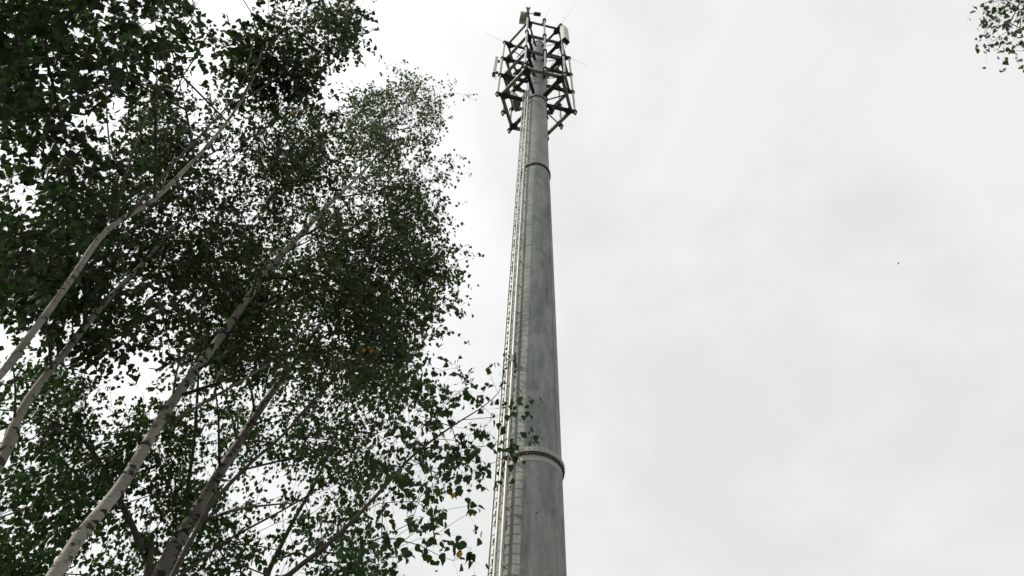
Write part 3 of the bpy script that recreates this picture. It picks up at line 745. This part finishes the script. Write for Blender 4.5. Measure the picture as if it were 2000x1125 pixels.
HOLES += [(240, 245, 62, .93), (452, 8, 72, .97), (100, 655, 55, .85), (220, 790, 55, .85), (190, 850, 50, .85), (290, 950, 45, .8), (540, 655, 35, .5), (410, 905, 50, .8), (420, 740, 35, .7), (330, 130, 25, .5), (630, 200, 22, .8), (560, 380, 30, .6), (60, 370, 40, .6), (30, 440, 35, .5), (380, 215, 30, .6), (700, 780, 40, .5), (620, 960, 50, .6), (560, 1050, 50, .7), (470, 960, 30, .6), (150, 640, 30, .6)]
# tall birch whose white trunk climbs through the middle
cr = sample([(560, 340), (690, 190), (800, 140), (870, 190), (840, 260), (865, 330), (845, 440), (890, 500), (865, 590), (840, 650), (770, 710), (600, 740), (500, 690), (450, 560), (490, 430)], 880, 5.2, 7.4)
cr += sample([(690, 190), (800, 145), (860, 200), (820, 330), (850, 450), (840, 600), (700, 680), (620, 500), (640, 300)], 330, 5.2, 7.4)
cr += [at(x, y, 6) for x, y in ((880, 180), (850, 165), (905, 185), (905, 490), (890, 520), (915, 500), (880, 335), (870, 420), (878, 300), (800, 125), (770, 150), (895, 560), (860, 640))]
cr += sample([(300, 500), (450, 420), (480, 700), (330, 760)], 120, 5.8, 7.4)
birch('tall birch with a thick white black-scarred trunk rising from the lower left corner',
      [(96, 1135, 6.3), (160, 1040, 6.3), (250, 930, 6.3), (350, 770, 6.3), (470, 600, 6.25), (560, 490, 6.2), (640, 400, 6.1), (700, 345, 6.0), (755, 280, 5.9), (795, 205, 5.9)],
      [.057, .056, .053, .049, .044, .040, .031, .023, .014, .006], cr, .062, 4.2, 7, 'leaf_c', 'bark1', knots=42,
      limbs_px=[([(352, 772, 6.3), (400, 757, 6.1), (452, 738, 5.95), (505, 712, 5.9), (560, 688, 5.9)], .020, .006, 'bark3'),
                ([(332, 826, 6.3), (400, 785, 6.0), (470, 745, 5.7), (530, 705, 5.6), (590, 650, 5.6), (625, 622, 5.6), (637, 588, 5.6)], .016, .006, 'bark2'),
                ([(338, 775, 6.3), (346, 722, 6.2), (368, 680, 6.1), (400, 655, 6.1)], .013, .005, 'bark2'),
                ([(492, 592, 6.2), (560, 594, 6.0), (632, 580, 5.9)], .011, .005, 'bark2'),
                ([(575, 470, 6.2), (640, 432, 5.9), (700, 375, 5.7), (740, 350, 5.6)], .014, .004, 'bark3'),
                ([(560, 492, 6.2), (640, 450, 5.8), (720, 395, 5.6)], .010, .003, 'bark3'),
                ([(395, 690, 6.3), (393, 620, 6.1), (400, 540, 6.1), (412, 470, 6.1)], .014, .005, 'bark3'),
                ([(490, 580, 6.2), (512, 520, 6.0), (560, 445, 5.9), (590, 400, 5.9)], .013, .004, 'bark3')])
# birch 3: straight pale trunk, second from the left edge
cr = sample([(150, 330), (260, 200), (420, 230), (560, 200), (640, 210), (660, 330), (560, 430), (470, 620), (350, 700), (180, 700), (60, 640), (0, 560), (0, 340)], 720, 4.9, 7.2)
cr += sample([(260, 190), (650, 190), (640, 330), (300, 350)], 170, 5.0, 7.0)
birch('birch with a grey brown trunk crossing the left edge below the white barked one',
      [(-25, 945, 5.6), (5, 875, 5.6), (40, 805, 5.6), (75, 755, 5.6), (130, 690, 5.6), (200, 600, 5.6), (262, 530, 5.6), (330, 450, 5.6), (400, 370, 5.6), (470, 290, 5.6)],
      [.036, .035, .033, .031, .030, .029, .024, .018, .012, .005], cr, .060, 4, 7, 'leaf_b', 'bark2', knots=16,
      limbs_px=[([(101, 725, 5.6), (97, 680, 5.4), (88, 610, 5.4), (92, 540, 5.4)], .013, .005, 'bark3'),
                ([(165, 640, 5.6), (167, 560, 5.4), (172, 490, 5.3)], .016, .006, 'bark3'),
                ([(28, 830, 5.6), (30, 760, 5.5), (22, 690, 5.5)], .010, .004, 'bark3'), ([(125, 716, 5.6), (165, 705, 5.5), (200, 690, 5.5)], .007, .003, 'bark2')])
# birch 2: curved pale stem to the upper left, large dark leaves
cr = sample([(-40, -80), (720, -80), (715, 20), (690, 60), (640, 110), (610, 170), (560, 180), (430, 200), (300, 190), (150, 230), (-40, 250)], 300, 3.2, 4.6)
cr += sample([(440, 60), (700, 10), (700, 90), (600, 170), (630, 210), (480, 200)], 165, 3.4, 4.2)
cr += [at(x, y, 3.7) for x, y in ((720, 60), (705, 95), (630, 195), (645, 215), (735, 105), (600, 205))]
birch('birch with a curved pale stem and large dark leaves filling the upper left',
      [(-40, 770, 3.8), (0, 722, 3.8), (60, 645, 3.8), (140, 542, 3.8), (212, 452, 3.8), (305, 392, 3.8), (368, 325, 3.8), (420, 262, 3.8), (470, 195, 3.75), (505, 130, 3.7), (525, 50, 3.7), (545, -30, 3.7)],
      [.021, .0207, .020, .019, .0185, .017, .016, .014, .013, .011, .008, .005], cr, .064, 3.4, 7, 'leaf_b', 'bark2', near=300, knots=13, twig_len=.34,
      limbs_px=[([(243, 430, 3.8), (330, 330, 3.65), (400, 255, 3.6), (470, 170, 3.5), (500, 60, 3.5)], .011, .004, 'bark3'),
                ([(452, 205, 3.8), (500, 180, 3.7), (545, 148, 3.6), (590, 100, 3.6)], .010, .004, 'bark3'),
                ([(224, 440, 3.8), (236, 375, 3.75), (245, 340, 3.7), (283, 240, 3.7), (325, 150, 3.7)], .009, .003, 'bark3'),
                ([(245, 340, 3.7), (215, 285, 3.7), (205, 150, 3.7)], .007, .003, 'bark3'), ([(315, 372, 3.8), (335, 320, 3.8), (342, 300, 3.8)], .005, .002, 'bark2'),
                ([(375, 320, 3.8), (430, 290, 3.7), (470, 260, 3.7)], .007, .003, 'bark3'), ([(470, 195, 3.75), (540, 60, 3.6), (590, -30, 3.6)], .009, .004, 'bark3')])
# birch 4: dusky trunk right of the white one
cr = sample([(330, 770), (470, 700), (620, 640), (800, 640), (830, 720), (780, 800), (700, 860), (600, 900), (470, 950), (350, 1000), (250, 960), (240, 800)], 340, 6.8, 9.4)
cr += sample([(420, 560), (560, 500), (760, 560), (800, 680), (600, 760), (430, 720)], 190, 6.8, 9.4)
birch('birch with a dusky scarred trunk at the bottom, right of the thick white trunk',
      [(305, 1140, 8.0), (350, 1060, 8.0), (400, 975, 8.0), (447, 892, 8.0), (500, 808, 8.0), (535, 762, 8.0), (575, 712, 8.0), (620, 640, 8.0), (680, 540, 8.0)],
      [.085, .080, .072, .062, .055, .047, .038, .026, .008], cr, .062, 4, 7, 'leaf_a', 'bark2', knots=18,
      limbs_px=[([(368, 1020, 8), (366, 960, 7.9), (378, 870, 7.8), (386, 760, 7.8), (390, 640, 7.8)], .026, .010, 'bark3'),
                ([(430, 930, 8), (428, 880, 7.9), (426, 810, 7.8), (418, 740, 7.8)], .020, .008, 'bark3'), ([(462, 860, 8), (452, 810, 7.9), (430, 745, 7.8), (420, 700, 7.8)], .020, .008, 'bark2'),
                ([(400, 1020, 8), (450, 998, 7.7), (510, 988, 7.5), (575, 982, 7.4)], .022, .008, 'bark2'), ([(395, 985, 8), (330, 1000, 7.8), (290, 1060, 7.6)], .012, .005, 'bark3'),
                ([(498, 812, 8), (490, 760, 7.9), (470, 700, 7.8), (478, 640, 7.8)], .020, .008, 'bark3')])
# birch 5: slim stem at the upper left edge
cr = sample([(-40, 60), (160, 120), (260, 260), (240, 420), (120, 520), (-40, 560)], 130, 4.2, 5.6)
birch('slim birch whose pale stem enters at the left edge near the top',
      [(-60, 262, 4.7), (0, 226, 4.7), (60, 190, 4.7), (128, 166, 4.7), (200, 120, 4.7)], [.024, .022, .019, .014, .005], cr, .062, 3.6, 7, 'leaf_b', 'bark2', knots=4, near=150,
      limbs_px=[([(-20, 205, 4.7), (20, 165, 4.6), (60, 147, 4.5), (130, 144, 4.5), (190, 125, 4.5)], .010, .004, 'bark3')])
# background birch, lower left
cr = sample([(-60, 720), (110, 700), (230, 860), (300, 1000), (330, 1140), (-60, 1140)], 340, 7.5, 10.5)
birch('bushy green birch behind the trunks in the lower left corner',
      [(-160, 1190, 9), (-110, 1050, 9), (-60, 920, 9), (-10, 800, 9), (40, 720, 9)], [.08, .07, .055, .035, .01], cr, .062, 4, 7, 'leaf_d', 'bark2', knots=0)
# background birch, lower middle
cr = sample([(300, 940), (470, 940), (620, 900), (760, 840), (800, 900), (740, 980), (620, 1000), (520, 1060), (470, 1140), (320, 1140)], 170, 7.5, 10)
cr += sample([(560, 1010), (700, 960), (760, 1140), (540, 1140)], 75, 7, 9)
birch('open crowned birch behind, low in the middle with small scattered leaves',
      [(470, 1240, 8.8), (520, 1130, 8.8), (570, 1020, 8.8), (620, 930, 8.8), (660, 850, 8.8)], [.04, .036, .028, .018, .008], cr, .062, 3.6, 6, 'leaf_a', 'bark3', knots=0,
      limbs_px=[([(330, 1140, 7.2), (385, 1100, 7.2), (450, 1052, 7.2), (567, 988, 7.2), (652, 935, 7.1), (699, 892, 7.0), (759, 856, 7.0)], .016, .005, 'bark3'), ([(440, 1062, 7.4), (500, 1066, 7.3), (580, 1083, 7.2)], .010, .004, 'bark3')])
# dark slanting stem through the lower middle
cr = sample([(600, 880), (700, 700), (790, 680), (840, 760), (800, 880), (740, 960), (640, 980)], 95, 4.6, 6.2)
birch('thin dark stemmed birch slanting up to the right across the dusky trunk',
      [(320, 1150, 5.4), (365, 1065, 5.4), (412, 985, 5.4), (498, 900, 5.4), (557, 850, 5.4), (645, 745, 5.4), (722, 650, 5.4)], [.022, .020, .018, .015, .013, .010, .004], cr, .052, 2.6, 6, 'leaf_a', 'bark3', near=200, knots=0)
# dark leaning stem crossing behind the white trunk
cr = sample([(60, 720), (200, 740), (330, 800), (380, 900), (300, 1000), (160, 940), (60, 860)], 110, 7, 8.5)
birch('thin black stem leaning left behind the thick white trunk',
      [(287, 1150, 7.4), (283, 1090, 7.4), (262, 1030, 7.4), (228, 965, 7.4), (190, 895, 7.4), (150, 848, 7.4), (112, 828, 7.4), (78, 812, 7.4)], [.038, .036, .032, .028, .024, .018, .012, .005], cr, .055, 3.4, 6, 'leaf_b', 'bark3', knots=0)
# low bough in front of the ladder
main = [(440, 1235, 4.5), (560, 1122, 4.5), (650, 1050, 4.5), (738, 962, 4.5), (800, 897, 4.5), (862, 850, 4.5), (905, 822, 4.5), (945, 797, 4.5), (975, 770, 4.5), (985, 745, 4.5)]
cr = sample([(660, 1110), (700, 930), (760, 860), (800, 780), (850, 740), (880, 900), (860, 1000), (780, 1110)], 52, 3.9, 4.9)
cr += sample([(790, 750), (900, 725), (960, 800), (940, 930), (830, 950)], 34, 4.0, 4.8)
for x, y in ((835, 738), (862, 724), (892, 718), (905, 735), (920, 765), (960, 738), (975, 728), (985, 745), (1000, 775), (1012, 790), (1005, 845), (1022, 852), (1018, 780), (985, 800), (985, 895), (970, 900), (960, 850), (940, 840), (915, 850), (890, 860), (870, 880), (900, 930), (860, 930), (930, 880), (985, 720), (990, 880), (978, 868), (950, 830), (965, 815), (945, 862), (930, 905),
             (900, 890), (880, 935), (925, 920), (905, 990), (912, 1005), (920, 1070), (905, 1068), (885, 1095), (820, 1065), (795, 1060), (840, 1000), (745, 1050), (712, 1075), (770, 1075), (850, 1045), (700, 1110), (675, 1085), (880, 965)):
    cr.append(at(x, y, 4.5 + rng.uniform(-.2, .2)))
bough = birch('young dark stemmed birch whose leafy bough reaches in front of the ladder', main, [.021, .018, .016, .013, .0105, .0085, .0065, .005, .0035, .002], cr, .055, 1.9, 5, 'leaf_a', 'bark3', near=300, knots=0, twig_len=.24, tip_r=.0016, limb_rise=.1, smooth_step=.15, base=(-2.6, 3.4))
# birch out of frame on the right, its bough end hanging into the top right corner
cr = [at(x, y, 4.6 + rng.uniform(-.3, .3)) for x, y in ((1925, 5), (1940, 5), (1965, 0), (1990, 10), (1928, 30), (1945, 30), (1960, 22), (1980, 28), (2005, 20), (1925, 60), (1945, 55), (1970, 60), (1992, 55), (1938, 80), (1975, 85), (2015, 60), (2030, 20), (2040, 80), (1920, 20), (1925, 48), (1960, 75), (1985, 70), (1995, 20), (1950, 10), (1972, 45), (2000, 40), (1990, 5), (1955, 40))]
cr += sample([(1930, -160), (2250, -160), (2250, 120), (2040, 60), (1960, -30)], 150, 3.6, 5.6)
tr = np.array([6.4, 1.9]); 
def at_inv(x, y, zz): return (x, y, zz)
root = birch('birch whose leafy bough end hangs into the top right corner',
      [(2700, 300, 6.2), (2600, 60, 5.9), (2450, -60, 5.5), (2300, -110, 5.1)], [.075, .055, .035, .012], cr, .046, 2.6, 5, 'leaf_c', 'bark2', near=220, knots=0, twig_len=.28, tip_r=.0016, limb_rise=.2, base=(6.6, .9))
# single leaves already turned, on their trees
for x, y, d, s, par in ((712, 681, 5.3, .05, 'tall birch'), (727, 682, 5.3, .05, 'tall birch'), (572, 217, 3.4, .04, 'birch with a curved'), (885, 963, 4.3, .048, 'young dark'), (899, 1078, 4.4, .045, 'young dark'), (903, 540, 5.8, .06, 'tall birch'), (760, 567, 5.2, .05, 'tall birch')):
    rt = [o for o in COL.objects if o.get('label', '').startswith(par)][0]; p = at(x, y, d); v = EYE - p; v /= np.linalg.norm(v)
    X = np.cross((0, 0, 1), v); X /= np.linalg.norm(X); Y = np.cross(v, X) * -1; Zv = np.cross(X, Y)
    o_ = bpy.data.objects.new('leaf', NEAR_ME['leaf_y']); COL.objects.link(o_); o_.parent = rt
    o_.matrix_basis = Matrix([[X[r] * s, Y[r] * s, Zv[r] * s, p[r] - rt.location[r]] for r in range(3)] + [[0, 0, 0, 1]]); o_['label'] = 'leaf turned yellow orange'
print('TRIS', sum(len(o.data.polygons) * 2 for o in COL.objects if o.type == 'MESH' and o.data.users == 1), 'OBJS', len(COL.objects))
